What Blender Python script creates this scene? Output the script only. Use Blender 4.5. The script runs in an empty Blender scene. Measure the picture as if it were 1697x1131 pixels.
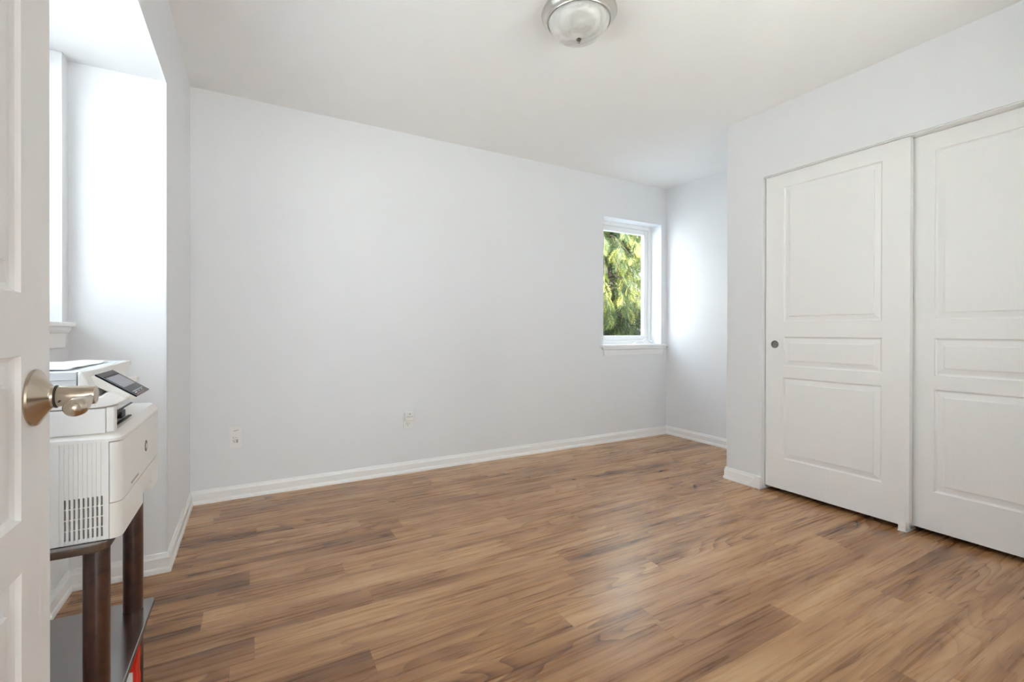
import bpy, bmesh, math, random
from mathutils import Vector, Matrix
random.seed(7)
scene = bpy.context.scene
COL = scene.collection
PI = math.pi

# ------------------------------------------------------------------ camera
CAM_H = 1.0193
F_PX, YAW, Y0, ROLL, PITCH = 765.118, 0.5135, 551.738, 0.0019, -0.003
cam_data = bpy.data.cameras.new('camera')
cam = bpy.data.objects.new('camera', cam_data)
COL.objects.link(cam)
R0 = Vector((math.cos(YAW), -math.sin(YAW), 0))
F0 = Vector((math.sin(YAW), math.cos(YAW), 0))
Z0 = Vector((0, 0, 1))
FWD = F0 * math.cos(PITCH) + Z0 * math.sin(PITCH)
U1 = -F0 * math.sin(PITCH) + Z0 * math.cos(PITCH)
RGT = R0 * math.cos(ROLL) + U1 * math.sin(ROLL)
UPV = -R0 * math.sin(ROLL) + U1 * math.cos(ROLL)
m = Matrix((RGT, UPV, -FWD)).transposed().to_4x4()
m.translation = Vector((0, 0, CAM_H))
cam.matrix_world = m
cam_data.sensor_width = 36.0
cam_data.lens = F_PX / 1697 * 36.0
cam_data.shift_y = -(565.5 - Y0) / 1697
cam_data.clip_start = 0.02
scene.camera = cam

# ------------------------------------------------------------------ view, world, lights
scene.view_settings.view_transform = 'Standard'
scene.view_settings.look = 'None'
scene.view_settings.exposure = 0.90
scene.view_settings.gamma = 1.0
scene.view_settings.use_curve_mapping = False
scene.cycles.max_bounces = 16
scene.cycles.diffuse_bounces = 14
scene.cycles.glossy_bounces = 4
scene.cycles.transparent_max_bounces = 12
scene.cycles.sample_clamp_indirect = 8.0
scene.cycles.use_denoising = True

SKY_STRENGTH = 4.3
world = bpy.data.worlds.new('sky')
scene.world = world
world.use_nodes = True
wn = world.node_tree
wn.nodes.clear()
w_out = wn.nodes.new('ShaderNodeOutputWorld')
w_bg = wn.nodes.new('ShaderNodeBackground')
w_tc = wn.nodes.new('ShaderNodeTexCoord')
w_sep = wn.nodes.new('ShaderNodeSeparateXYZ')
w_cr = wn.nodes.new('ShaderNodeValToRGB')
w_cr.color_ramp.elements[0].position = 0.0
w_cr.color_ramp.elements[0].color = (0.92, 0.955, 1.0, 1)
w_cr.color_ramp.elements[1].position = 0.9
w_cr.color_ramp.elements[1].color = (0.70, 0.84, 1.0, 1)
wn.links.new(w_tc.outputs['Generated'], w_sep.inputs[0])
wn.links.new(w_sep.outputs['Z'], w_cr.inputs['Fac'])
wn.links.new(w_cr.outputs['Color'], w_bg.inputs['Color'])
w_bg.inputs['Strength'].default_value = SKY_STRENGTH
wn.links.new(w_bg.outputs[0], w_out.inputs[0])

def add_light(name, kind, loc, energy, color, direction=None, size=None, size_y=None):
    d = bpy.data.lights.new(name, kind)
    o = bpy.data.objects.new(name, d)
    COL.objects.link(o)
    o.location = loc
    d.energy = energy
    d.color = color
    if direction is not None:
        o.rotation_euler = Vector(direction).to_track_quat('-Z', 'Y').to_euler()
    if kind == 'AREA':
        d.shape = 'RECTANGLE'
        d.size = size
        d.size_y = size_y or size
    return o

sun = add_light('sun', 'SUN', (4, -4, 9), 31.0, (1.0, 0.92, 0.74), direction=(-0.24, 0.79, -0.56))
sun.data.angle = math.radians(1.0)
# added fill light outside the made-up window at the far hallway end
add_light('hallway_fill_light', 'AREA', (0.12, -4.34, 1.45), 20, (0.97, 0.98, 1.0), (0, 1, 0), 1.5, 1.3)

# ------------------------------------------------------------------ room numbers (metres)
XL, YB, XR, XC, YC = -0.3123, 3.262, 3.6126, 2.875, 2.060
YREC, XREC, ZSOF = 2.421, -0.624, 2.070
H = 2.44
YF = 0.12                      # inner face of the wall with the entry door
OPN_Y0, OPN_Y1, OPN_Z = 0.300, 1.806, 2.018   # closet opening
WIN_X0, WIN_X1, WIN_Z0, WIN_Z1 = 2.796, 3.535, 0.897, 2.074
LW_Y0, LW_Y1, LW_Z0 = 0.50, 2.354, 1.050

# ------------------------------------------------------------------ helpers
def tag(o, label=None, cat=None, group=None, kind=None):
    if label: o['label'] = label
    if cat: o['category'] = cat
    if group: o['group'] = group
    if kind: o['kind'] = kind
    return o

def empty(name, loc, rz=0.0):
    o = bpy.data.objects.new(name, None)
    o.empty_display_size = 0.05
    COL.objects.link(o)
    o.location = loc
    o.rotation_euler = (0, 0, rz)
    return o

def root_of(o):
    while o.parent: o = o.parent
    return o

def obj(name, bm, mat, parent=None, smooth=None, bevel=None, segs=2, world=True):
    """link bm as one mesh object; world=True: coordinates are world ones and get moved into the parent's space"""
    if parent is not None and world:
        r = root_of(parent)
        inv = Matrix.LocRotScale(r.location, r.rotation_euler, None).inverted()
        bmesh.ops.transform(bm, matrix=inv, verts=bm.verts)
    bmesh.ops.recalc_face_normals(bm, faces=bm.faces)
    me = bpy.data.meshes.new(name)
    bm.to_mesh(me)
    bm.free()
    o = bpy.data.objects.new(name, me)
    COL.objects.link(o)
    if mat is not None:
        for mm in (mat if isinstance(mat, (list, tuple)) else [mat]):
            me.materials.append(mm)
    if parent is not None: o.parent = parent
    if bevel:
        b = o.modifiers.new('bevel', 'BEVEL')
        b.width = bevel
        b.segments = segs
        b.limit_method = 'ANGLE'
        b.angle_limit = math.radians(40)
        b.harden_normals = False
    if smooth:
        for p in me.polygons: p.use_smooth = True
        try:
            me.set_sharp_from_angle(angle=math.radians(smooth))
        except Exception:
            pass
    return o

def box(bm, x0, x1, y0, y1, z0, z1, mi=0):
    vs = [bm.verts.new((x, y, z)) for z in (z0, z1) for y in (y0, y1) for x in (x0, x1)]
    for q in ((0, 2, 3, 1), (4, 5, 7, 6), (0, 1, 5, 4), (2, 6, 7, 3), (0, 4, 6, 2), (1, 3, 7, 5)):
        f = bm.faces.new([vs[i] for i in q])
        f.material_index = mi
    return vs

def prism(bm, pts, axis, a, b, mi=0):
    """extrude a closed 2-D outline along axis from a to b. x: pts=(y,z)  y: pts=(x,z)  z: pts=(x,y)"""
    def P(p, t):
        return {'x': (t, p[0], p[1]), 'y': (p[0], t, p[1]), 'z': (p[0], p[1], t)}[axis]
    A = [bm.verts.new(P(p, a)) for p in pts]
    B = [bm.verts.new(P(p, b)) for p in pts]
    n = len(pts)
    fs = [bm.faces.new(A), bm.faces.new(list(reversed(B)))]
    for i in range(n):
        fs.append(bm.faces.new((A[i], B[i], B[(i + 1) % n], A[(i + 1) % n])))
    for f in fs: f.material_index = mi
    return A, B

def lathe(bm, prof, center, axis='z', n=48, mi=0, cap=False):
    """revolve (r, t) pairs about an axis through center"""
    cx, cy, cz = center
    rings = []
    for r, t in prof:
        ring = []
        if r < 1e-6:
            p = {'z': (cx, cy, cz + t), 'x': (cx + t, cy, cz), 'y': (cx, cy + t, cz)}[axis]
            ring = [bm.verts.new(p)]
        else:
            for k in range(n):
                c, s = r * math.cos(2 * PI * k / n), r * math.sin(2 * PI * k / n)
                p = {'z': (cx + c, cy + s, cz + t), 'x': (cx + t, cy + c, cz + s), 'y': (cx + c, cy + t, cz + s)}[axis]
                ring.append(bm.verts.new(p))
        rings.append(ring)
    for a, b in zip(rings[:-1], rings[1:]):
        if len(a) == 1 and len(b) == 1: continue
        for k in range(n):
            k2 = (k + 1) % n
            if len(a) == 1: f = bm.faces.new((a[0], b[k], b[k2]))
            elif len(b) == 1: f = bm.faces.new((a[k], b[0], a[k2]))
            else: f = bm.faces.new((a[k], b[k], b[k2], a[k2]))
            f.material_index = mi
    if cap:
        for ring in (rings[0], rings[-1]):
            if len(ring) > 1: bm.faces.new(ring)

def sweep(bm, path, radii, n=20, up=(0, 0, 1), mi=0):
    """tube along path; radii = (side, up) pairs; closed ends"""
    P = [Vector(p) for p in path]
    rings = []
    for i, p in enumerate(P):
        t = (P[min(i + 1, len(P) - 1)] - P[max(i - 1, 0)]).normalized()
        s = t.cross(Vector(up)).normalized()
        u = s.cross(t).normalized()
        ra, rb = radii[i]
        rings.append([bm.verts.new(p + s * ra * math.cos(2 * PI * k / n) + u * rb * math.sin(2 * PI * k / n)) for k in range(n)])
    for a, b in zip(rings[:-1], rings[1:]):
        for k in range(n):
            bm.faces.new((a[k], a[(k + 1) % n], b[(k + 1) % n], b[k])).material_index = mi
    bm.faces.new(rings[0]).material_index = mi
    bm.faces.new(list(reversed(rings[-1]))).material_index = mi

def round_rect(x0, x1, y0, y1, r, n=6):
    """rounded rectangle outline; r = one radius or four (x1y1, x0y1, x0y0, x1y0)"""
    rr = r if isinstance(r, (list, tuple)) else [r] * 4
    out = []
    for (cx, cy, sx, sy, a0), q in zip(((x1, y1, -1, -1, 0), (x0, y1, 1, -1, 90), (x0, y0, 1, 1, 180), (x1, y0, -1, 1, 270)), rr):
        if q <= 0:
            out.append((cx, cy))
            continue
        for k in range(n + 1):
            a = math.radians(a0 + 90 * k / n)
            out.append((cx + sx * q + q * math.cos(a), cy + sy * q + q * math.sin(a)))
    return out

def profile_run(bm, path, prof, side):
    """sweep a moulding profile (out, z) along a floor polyline with mitred corners; side=+1: out is to the left of travel"""
    P = [Vector((p[0], p[1])) for p in path]
    rows = []
    for i, p in enumerate(P):
        def nrm(a, b):
            d = (b - a).normalized()
            return Vector((-d.y, d.x)) * side
        if i == 0: nv = nrm(P[0], P[1])
        elif i == len(P) - 1: nv = nrm(P[-2], P[-1])
        else:
            n1, n2 = nrm(P[i - 1], p), nrm(p, P[i + 1])
            nv = (n1 + n2) / (1 + n1.dot(n2))
        rows.append([bm.verts.new((p.x + nv.x * o, p.y + nv.y * o, z)) for o, z in prof])
    n = len(prof)
    for a, b in zip(rows[:-1], rows[1:]):
        for k in range(n):
            bm.faces.new((a[k], a[(k + 1) % n], b[(k + 1) % n], b[k]))
    bm.faces.new(rows[0])
    bm.faces.new(list(reversed(rows[-1])))

# ------------------------------------------------------------------ materials
def new_mat(name):
    mt = bpy.data.materials.new(name)
    mt.use_nodes = True
    return mt, mt.node_tree, mt.node_tree.nodes['Principled BSDF']

def simple(name, col, rough=0.5, metal=0.0, spec=0.5, noise=0.0, bump=None, coat=0.0):
    """principled colour with a little procedural mottling and optional bump=(scale, strength)"""
    mt, nt, b = new_mat(name)
    b.inputs['Roughness'].default_value = rough
    b.inputs['Metallic'].default_value = metal
    b.inputs['Specular IOR Level'].default_value = spec
    b.inputs['Coat Weight'].default_value = coat
    tc = nt.nodes.new('ShaderNodeTexCoord')
    nz = nt.nodes.new('ShaderNodeTexNoise')
    nz.inputs['Scale'].default_value = 6.0
    nz.inputs['Detail'].default_value = 3.0
    nt.links.new(tc.outputs['Object'], nz.inputs['Vector'])
    mx = nt.nodes.new('ShaderNodeMix')
    mx.data_type = 'RGBA'
    mx.inputs['A'].default_value = (*[c * (1 - noise) for c in col], 1)
    mx.inputs['B'].default_value = (*[min(1, c * (1 + noise)) for c in col], 1)
    nt.links.new(nz.outputs['Fac'], mx.inputs['Factor'])
    nt.links.new(mx.outputs['Result'], b.inputs['Base Color'])
    if bump:
        n2 = nt.nodes.new('ShaderNodeTexNoise')
        n2.inputs['Scale'].default_value = bump[0]
        n2.inputs['Detail'].default_value = 4.0
        nt.links.new(tc.outputs['Object'], n2.inputs['Vector'])
        bp = nt.nodes.new('ShaderNodeBump')
        bp.inputs['Strength'].default_value = bump[1]
        bp.inputs['Distance'].default_value = 0.002
        nt.links.new(n2.outputs['Fac'], bp.inputs['Height'])
        nt.links.new(bp.outputs['Normal'], b.inputs['Normal'])
    return mt

def grain_mat(name, col, axis_scale, rough, strength):
    """painted moulded skin with an embossed wood grain"""
    mt, nt, b = new_mat(name)
    b.inputs['Base Color'].default_value = (*col, 1)
    b.inputs['Roughness'].default_value = rough
    tc = nt.nodes.new('ShaderNodeTexCoord')
    mp = nt.nodes.new('ShaderNodeMapping')
    mp.inputs['Scale'].default_value = axis_scale
    nz = nt.nodes.new('ShaderNodeTexNoise')
    nz.inputs['Scale'].default_value = 1.0
    nz.inputs['Detail'].default_value = 5.0
    nz.inputs['Distortion'].default_value = 0.6
    nt.links.new(tc.outputs['Object'], mp.inputs[0])
    nt.links.new(mp.outputs[0], nz.inputs['Vector'])
    bp = nt.nodes.new('ShaderNodeBump')
    bp.inputs['Strength'].default_value = strength
    bp.inputs['Distance'].default_value = 0.0015
    nt.links.new(nz.outputs['Fac'], bp.inputs['Height'])
    nt.links.new(bp.outputs['Normal'], b.inputs['Normal'])
    return mt

M = {}
M['wall'] = simple('wall_paint', (0.800, 0.809, 0.830), 0.62, spec=0.3, noise=0.012, bump=(160, 0.10))
M['ceiling'] = simple('ceiling_paint', (0.912, 0.910, 0.912), 0.85, spec=0.2, noise=0.012, bump=(120, 0.16))
M['trim'] = simple('trim_paint', (0.90, 0.90, 0.895), 0.38, noise=0.01)
M['vinyl'] = simple('window_vinyl', (0.87, 0.87, 0.87), 0.35, noise=0.01)
M['door'] = grain_mat('door_paint', (0.875, 0.87, 0.868), (75, 75, 2.4), 0.42, 0.75)
M['nickel'] = simple('satin_nickel', (0.56, 0.48, 0.385), 0.25, metal=1.0, noise=0.04)
M['dark_gap'] = simple('dark_groove', (0.03, 0.025, 0.02), 0.5)
M['steel'] = simple('brushed_nickel_ring', (0.66, 0.63, 0.59), 0.30, metal=1.0, noise=0.03)
M['finial'] = simple('finial_dark_nickel', (0.30, 0.27, 0.24), 0.25, metal=1.0, noise=0.05)
M['pull'] = simple('pull_grey_metal', (0.30, 0.28, 0.26), 0.38, metal=0.85, noise=0.15)
M['plate'] = simple('white_plastic_plate', (0.84, 0.84, 0.82), 0.35, noise=0.01)
M['slot'] = simple('socket_slot_dark', (0.05, 0.05, 0.05), 0.6)
M['greymark'] = simple('plate_grey_mark', (0.40, 0.39, 0.37), 0.6)
M['printer'] = simple('printer_plastic', (0.82, 0.80, 0.77), 0.45, noise=0.012, bump=(400, 0.05))
M['printer_cool'] = simple('printer_lid_plastic', (0.74, 0.76, 0.78), 0.45, noise=0.012)
M['black'] = simple('black_gloss_plastic', (0.010, 0.013, 0.020), 0.10, spec=0.10)
M['black_matt'] = simple('black_matt_plastic', (0.02, 0.02, 0.02), 0.45)
M['vent_dark'] = simple('vent_shadow', (0.10, 0.075, 0.055), 0.7)
M['lcd'] = simple('display_glass', (0.33, 0.335, 0.39), 0.3, noise=0.25)
M['lcd_mark'] = simple('display_marks', (0.65, 0.67, 0.72), 0.4)
M['lcd_red'] = simple('display_red_mark', (0.45, 0.10, 0.08), 0.4)
M['paper'] = simple('white_paper', (0.85, 0.85, 0.85), 0.6, noise=0.01)
M['ground'] = simple('ground_pale_bounce', (0.50, 0.53, 0.56), 0.9, noise=0.15, bump=(30, 0.5))  # paleness chosen to bounce sunlight up through the windows
M['bark'] = simple('bark', (0.06, 0.045, 0.035), 0.9, noise=0.3, bump=(40, 0.6))
M['twig'] = simple('bare_twig', (0.07, 0.06, 0.05), 0.8, noise=0.2)
M['siding'] = simple('exterior_siding', (0.55, 0.55, 0.53), 0.7, noise=0.05)

def glass_mat(name='window_glass', tint=(0.96, 0.98, 0.97)):
    mt = bpy.data.materials.new(name)
    mt.use_nodes = True
    nt = mt.node_tree
    nt.nodes.clear()
    out = nt.nodes.new('ShaderNodeOutputMaterial')
    tr = nt.nodes.new('ShaderNodeBsdfTransparent')
    tr.inputs['Color'].default_value = (*tint, 1)
    gl = nt.nodes.new('ShaderNodeBsdfGlossy')
    gl.inputs['Roughness'].default_value = 0.02
    fr = nt.nodes.new('ShaderNodeFresnel')
    fr.inputs['IOR'].default_value = 1.3
    mx = nt.nodes.new('ShaderNodeMixShader')
    ge = nt.nodes.new('ShaderNodeNewGeometry')       # reflect on the outer faces only, no trapped light inside the pane
    iv = nt.nodes.new('ShaderNodeMath')
    iv.operation = 'SUBTRACT'
    iv.inputs[0].default_value = 1.0
    nt.links.new(ge.outputs['Backfacing'], iv.inputs[1])
    mu = nt.nodes.new('ShaderNodeMath')
    mu.operation = 'MULTIPLY'
    nt.links.new(fr.outputs[0], mu.inputs[0])
    nt.links.new(iv.outputs[0], mu.inputs[1])
    nt.links.new(mu.outputs[0], mx.inputs[0])
    nt.links.new(tr.outputs[0], mx.inputs[1])
    nt.links.new(gl.outputs[0], mx.inputs[2])
    nt.links.new(mx.outputs[0], out.inputs[0])
    return mt
M['glass'] = glass_mat()
M['glass_dimmed'] = glass_mat('window_glass_dimming', (0.84, 0.86, 0.86))  # tint made up to dim the daylight entering the recess

def alabaster_mat():
    mt, nt, b = new_mat('alabaster_glass')
    b.inputs['Roughness'].default_value = 0.28
    tc = nt.nodes.new('ShaderNodeTexCoord')
    nz = nt.nodes.new('ShaderNodeTexNoise')
    nz.inputs['Scale'].default_value = 9.0
    nz.inputs['Detail'].default_value = 5.0
    nz.inputs['Distortion'].default_value = 2.2
    cr = nt.nodes.new('ShaderNodeValToRGB')
    cr.color_ramp.elements[0].position = 0.30
    cr.color_ramp.elements[0].color = (0.50, 0.485, 0.465, 1)
    cr.color_ramp.elements[1].position = 0.66
    cr.color_ramp.elements[1].color = (0.74, 0.73, 0.715, 1)
    nt.links.new(tc.outputs['Object'], nz.inputs['Vector'])
    nt.links.new(nz.outputs['Fac'], cr.inputs[0])
    nt.links.new(cr.outputs[0], b.inputs['Base Color'])
    return mt
M['alabaster'] = alabaster_mat()

def stained_wood(name='dark_stained_wood', rough=0.30, coat=0.35, coat_rough=0.28, spec=0.5):
    """dark stained furniture board"""
    mt, nt, b = new_mat(name)
    tc = nt.nodes.new('ShaderNodeTexCoord')
    mp = nt.nodes.new('ShaderNodeMapping')
    mp.inputs['Scale'].default_value = (30, 2.5, 30)
    nz = nt.nodes.new('ShaderNodeTexNoise')
    nz.inputs['Scale'].default_value = 1.6
    nz.inputs['Detail'].default_value = 6.0
    nz.inputs['Distortion'].default_value = 0.8
    cr = nt.nodes.new('ShaderNodeValToRGB')
    cr.color_ramp.elements[0].position = 0.3
    cr.color_ramp.elements[0].color = (0.026, 0.010, 0.006, 1)
    cr.color_ramp.elements[1].position = 0.75
    cr.color_ramp.elements[1].color = (0.088, 0.032, 0.018, 1)
    nt.links.new(tc.outputs['Object'], mp.inputs[0])
    nt.links.new(mp.outputs[0], nz.inputs['Vector'])
    nt.links.new(nz.outputs['Fac'], cr.inputs[0])
    nt.links.new(cr.outputs[0], b.inputs['Base Color'])
    b.inputs['Roughness'].default_value = rough
    b.inputs['Coat Weight'].default_value = coat
    b.inputs['Coat Roughness'].default_value = coat_rough
    b.inputs['Specular IOR Level'].default_value = spec
    return mt
M['stained'] = stained_wood()
M['board_top'] = stained_wood('varnished_dark_board', 0.20, 1.0, 0.16, 1.0)
M['board_top'].node_tree.nodes['Principled BSDF'].inputs['Coat IOR'].default_value = 2.2
M['board_edge'] = simple('board_edge', (0.085, 0.048, 0.028), 0.5, noise=0.25)

def ream_mat():
    mt, nt, b = new_mat('red_paper_wrapper')
    b.inputs['Roughness'].default_value = 0.25
    tc = nt.nodes.new('ShaderNodeTexCoord')
    nz = nt.nodes.new('ShaderNodeTexNoise')
    nz.inputs['Scale'].default_value = 28
    nz.inputs['Detail'].default_value = 3
    cr = nt.nodes.new('ShaderNodeValToRGB')
    cr.color_ramp.elements[0].color = (0.55, 0.02, 0.012, 1)
    cr.color_ramp.elements[1].color = (0.78, 0.04, 0.025, 1)
    nt.links.new(tc.outputs['Object'], nz.inputs['Vector'])
    nt.links.new(nz.outputs['Fac'], cr.inputs[0])
    nt.links.new(cr.outputs[0], b.inputs['Base Color'])
    bp = nt.nodes.new('ShaderNodeBump')
    bp.inputs['Strength'].default_value = 0.5
    bp.inputs['Distance'].default_value = 0.004
    nt.links.new(nz.outputs['Fac'], bp.inputs['Height'])
    nt.links.new(bp.outputs['Normal'], b.inputs['Normal'])
    return mt
M['ream'] = ream_mat()

def floor_mat():
    mt, nt, b = new_mat('wood_plank_laminate')
    N, L = nt.nodes, nt.links
    def math_n(op, a=None, c=None):
        n = N.new('ShaderNodeMath')
        n.operation = op
        for i, v in enumerate((a, c)):
            if v is None: continue
            if isinstance(v, (int, float)): n.inputs[i].default_value = v
            else: L.new(v, n.inputs[i])
        return n.outputs[0]
    at = N.new('ShaderNodeAttribute')
    at.attribute_name = 'plank'
    sep = N.new('ShaderNodeSeparateColor')
    L.new(at.outputs['Color'], sep.inputs[0])
    tone, seed, fig = sep.outputs[0], sep.outputs[1], sep.outputs[2]
    uv1 = N.new('ShaderNodeUVMap'); uv1.uv_map = 'near'
    uv2 = N.new('ShaderNodeUVMap'); uv2.uv_map = 'far'
    s1 = N.new('ShaderNodeSeparateXYZ'); L.new(uv1.outputs[0], s1.inputs[0])
    s2 = N.new('ShaderNodeSeparateXYZ'); L.new(uv2.outputs[0], s2.inputs[0])
    edge_v = math_n('MINIMUM', s1.outputs[1], s2.outputs[1])
    edge_u = math_n('MINIMUM', s1.outputs[0], s2.outputs[0])
    edge = math_n('MINIMUM', edge_v, edge_u)
    wv = math_n('MULTIPLY', seed, 37.0)
    # plank coordinates in metres
    def grain(sx, sy, scale, detail, dist):
        cb = N.new('ShaderNodeCombineXYZ')
        L.new(math_n('MULTIPLY', s1.outputs[0], sx), cb.inputs[0])
        L.new(math_n('MULTIPLY', s1.outputs[1], sy), cb.inputs[1])
        nz = N.new('ShaderNodeTexNoise')
        nz.noise_dimensions = '4D'
        nz.inputs['Scale'].default_value = scale
        nz.inputs['Detail'].default_value = detail
        nz.inputs['Distortion'].default_value = dist
        L.new(cb.outputs[0], nz.inputs['Vector'])
        L.new(wv, nz.inputs['W'])
        return nz.outputs['Fac']
    broad = grain(0.9, 9.0, 1.6, 2.0, 0.3)       # broad bands along the plank
    figure = grain(0.9, 7.0, 1.0, 1.5, 0.2)       # field whose contour lines make cathedrals
    fine = grain(2.2, 75.0, 1.0, 4.0, 0.4)       # pores
    pores = grain(9.0, 420.0, 1.0, 2.0, 0.0)
    rings = math_n('FRACT', math_n('MULTIPLY', figure, 17.0))
    # a sawtooth softened on one side, so each ring has a sharp dark late-wood edge
    rings = math_n('POWER', rings, 3.0)
    rings = math_n('MULTIPLY', rings, fig)
    v = math_n('ADD', math_n('MULTIPLY', math_n('SUBTRACT', broad, 0.5), 1.05), tone)
    v = math_n('ADD', v, math_n('MULTIPLY', math_n('SUBTRACT', fine, 0.5), 0.60))
    v = math_n('ADD', v, math_n('MULTIPLY', math_n('SUBTRACT', pores, 0.5), 0.25))
    v = math_n('SUBTRACT', v, math_n('MULTIPLY', rings, 0.36))
    cr = N.new('ShaderNodeValToRGB')
    e = cr.color_ramp.elements
    e[0].position = 0.05; e[0].color = (0.118, 0.048, 0.017, 1)
    e[1].position = 0.98; e[1].color = (0.62, 0.41, 0.225, 1)
    for p, c in ((0.30, (0.248, 0.114, 0.043, 1)), (0.52, (0.405, 0.216, 0.095, 1)), (0.74, (0.530, 0.322, 0.158, 1))):
        q = e.new(p); q.color = c
    L.new(v, cr.inputs[0])
    # dark seam lines
    seam = N.new('ShaderNodeMapRange')
    seam.inputs['From Min'].default_value = 0.0004
    seam.inputs['From Max'].default_value = 0.0016
    seam.inputs['To Min'].default_value = 0.68
    seam.inputs['To Max'].default_value = 1.0
    L.new(edge, seam.inputs['Value'])
    mul = N.new('ShaderNodeMix'); mul.data_type = 'RGBA'; mul.blend_type = 'MULTIPLY'
    mul.inputs['Factor'].default_value = 1.0
    L.new(cr.outputs[0], mul.inputs['A'])
    cbc = N.new('ShaderNodeCombineColor')
    for i in range(3): L.new(seam.outputs[0], cbc.inputs[i])
    L.new(cbc.outputs[0], mul.inputs['B'])
    L.new(mul.outputs['Result'], b.inputs['Base Color'])
    rg = math_n('ADD', math_n('MULTIPLY', fine, 0.08), 0.24)
    L.new(rg, b.inputs['Roughness'])
    b.inputs['Specular IOR Level'].default_value = 0.42
    b.inputs['Coat Weight'].default_value = 0.15
    b.inputs['Coat Roughness'].default_value = 0.25
    h = math_n('ADD', math_n('MULTIPLY', fine, 0.15), math_n('MULTIPLY', seam.outputs[0], 1.0))
    bp = N.new('ShaderNodeBump')
    bp.inputs['Strength'].default_value = 0.08
    bp.inputs['Distance'].default_value = 0.0012
    L.new(h, bp.inputs['Height'])
    L.new(bp.outputs['Normal'], b.inputs['Normal'])
    return mt
M['floor'] = floor_mat()

def foliage_mat():
    mt = bpy.data.materials.new('cedar_foliage')
    mt.use_nodes = True
    nt = mt.node_tree
    b = nt.nodes['Principled BSDF']
    out = nt.nodes['Material Output']
    at = nt.nodes.new('ShaderNodeAttribute')
    at.attribute_name = 'leaf'
    cr = nt.nodes.new('ShaderNodeValToRGB')
    e = cr.color_ramp.elements
    e[0].position = 0.0; e[0].color = (0.007, 0.019, 0.006, 1)
    e[1].position = 1.0; e[1].color = (0.46, 0.42, 0.075, 1)
    q = e.new(0.5); q.color = (0.050, 0.092, 0.017, 1)
    nt.links.new(at.outputs['Fac'], cr.inputs[0])
    nt.links.new(cr.outputs[0], b.inputs['Base Color'])
    b.inputs['Roughness'].default_value = 0.55
    tl = nt.nodes.new('ShaderNodeBsdfTranslucent')
    nt.links.new(cr.outputs[0], tl.inputs['Color'])
    mx = nt.nodes.new('ShaderNodeMixShader')
    mx.inputs[0].default_value = 0.35
    nt.links.new(b.outputs[0], mx.inputs[1])
    nt.links.new(tl.outputs[0], mx.inputs[2])
    nt.links.new(mx.outputs[0], out.inputs['Surface'])
    return mt
M['leaf'] = foliage_mat()

# ================================================================== SETTING
# ---- floor: one mesh of planks laid along x, each plank with its own tone and grain
PW, PL, PY = 0.1215, 1.215, 1.1505
known_end = {0: 1.252, 1: 0.967, 2: 0.328, 4: 0.008, 5: 0.403, 6: -0.152, 8: -0.007, 9: 0.62, 10: 0.69, 12: 0.021}
tone_set = {(8, 0): 0.26, (4, 0): 0.40, (2, 0): 0.33, (6, 0): 0.36, (5, 0): 0.44, (9, 0): 0.42, (12, 0): 0.36, (11, 0): 0.40}
bm = bmesh.new()
lc = bm.loops.layers.float_color.new('plank')
u1 = bm.loops.layers.uv.new('near')
u2 = bm.loops.layers.uv.new('far')
FX0, FX1 = -1.6, 3.72
rnd = random.Random(11)
for row in range(-46, 19):
    y0 = PY + row * PW
    y1 = y0 + PW
    e0 = known_end.get(row, rnd.uniform(0, PL))
    while e0 > FX0: e0 -= PL
    xs = e0
    while xs < FX1:
        xe = xs + PL
        a, b_ = max(xs, FX0), min(xe, FX1 if y0 > -0.15 else 1.0)
        if b_ - a > 1e-4:
            vs = [bm.verts.new(p) for p in ((a, y0, 0), (b_, y0, 0), (b_, y1, 0), (a, y1, 0))]
            f = bm.faces.new(vs)
            tone = min(0.72, max(0.46, rnd.gauss(0.56, 0.055)))
            idx = 0 if (row in known_end and abs(xe - known_end[row]) < 0.02) else 1
            if (row, idx) in tone_set: tone = tone_set[(row, idx)]
            c = (tone, rnd.random(), rnd.choice((0.25, 0.5, 0.9, 1.2)), 1)
            for lp, (px, py) in zip(f.loops, ((a, y0), (b_, y0), (b_, y1), (a, y1))):
                lp[lc] = c
                lp[u1].uv = (px - xs, py - y0)
                lp[u2].uv = (xe - px, y1 - py)
        xs = xe
fl = obj('floor', bm, M['floor'])
tag(fl, 'brown wood plank floor across the whole room', 'floor', kind='structure')
bm = bmesh.new()
box(bm, -1.7, 3.8, -0.02, 3.5, -0.20, -0.004)
box(bm, -1.7, 1.05, -4.4, -0.02, -0.20, -0.004)
tag(obj('trim_1', bm, M['trim']), 'subfloor slab below the wood planks', 'floor slab', kind='structure')

# ---- ceiling
bm = bmesh.new()
box(bm, -1.7, 3.85, -2.6, 3.55, H, H + 0.2)  # overhang past the front wall is an added eave against the sun
box(bm, -1.7, 1.15, -6.8, -2.6, H, H + 0.2)  # hallway ceiling, carried past the end wall as an added sun block
tag(obj('ceiling', bm, M['ceiling']), 'plain white ceiling of the room', 'ceiling', kind='structure')

bm = bmesh.new()  # added out of view so its shadow falls on the lower tree
prism(bm, [(-2.6, H + 0.2), (3.75, H + 0.2), (1.45, 4.55)], 'x', -1.9, 11.0)
tag(obj('added_roof', bm, M['siding']), 'unseen pitched gable added to shade the lower tree outside', 'added_roof', kind='structure')

bm = bmesh.new()  # wing added out of view to carry the shading gable
box(bm, 3.86, 10.8, -2.3, 3.46, -0.45, H + 0.2)
tag(obj('wall_added_wing', bm, M['siding']), 'unseen house wing to the right, added under the shading gable', 'wall', kind='structure')

# ---- walls
ZT, ZB = H + 0.05, -0.03
def bevel_edges(bm, test, w, segs=4):
    es = [e for e in bm.edges if test(e.verts[0].co, e.verts[1].co)]
    if es: bmesh.ops.bevel(bm, geom=es, offset=w, segments=segs, profile=0.5, affect='EDGES')

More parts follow.
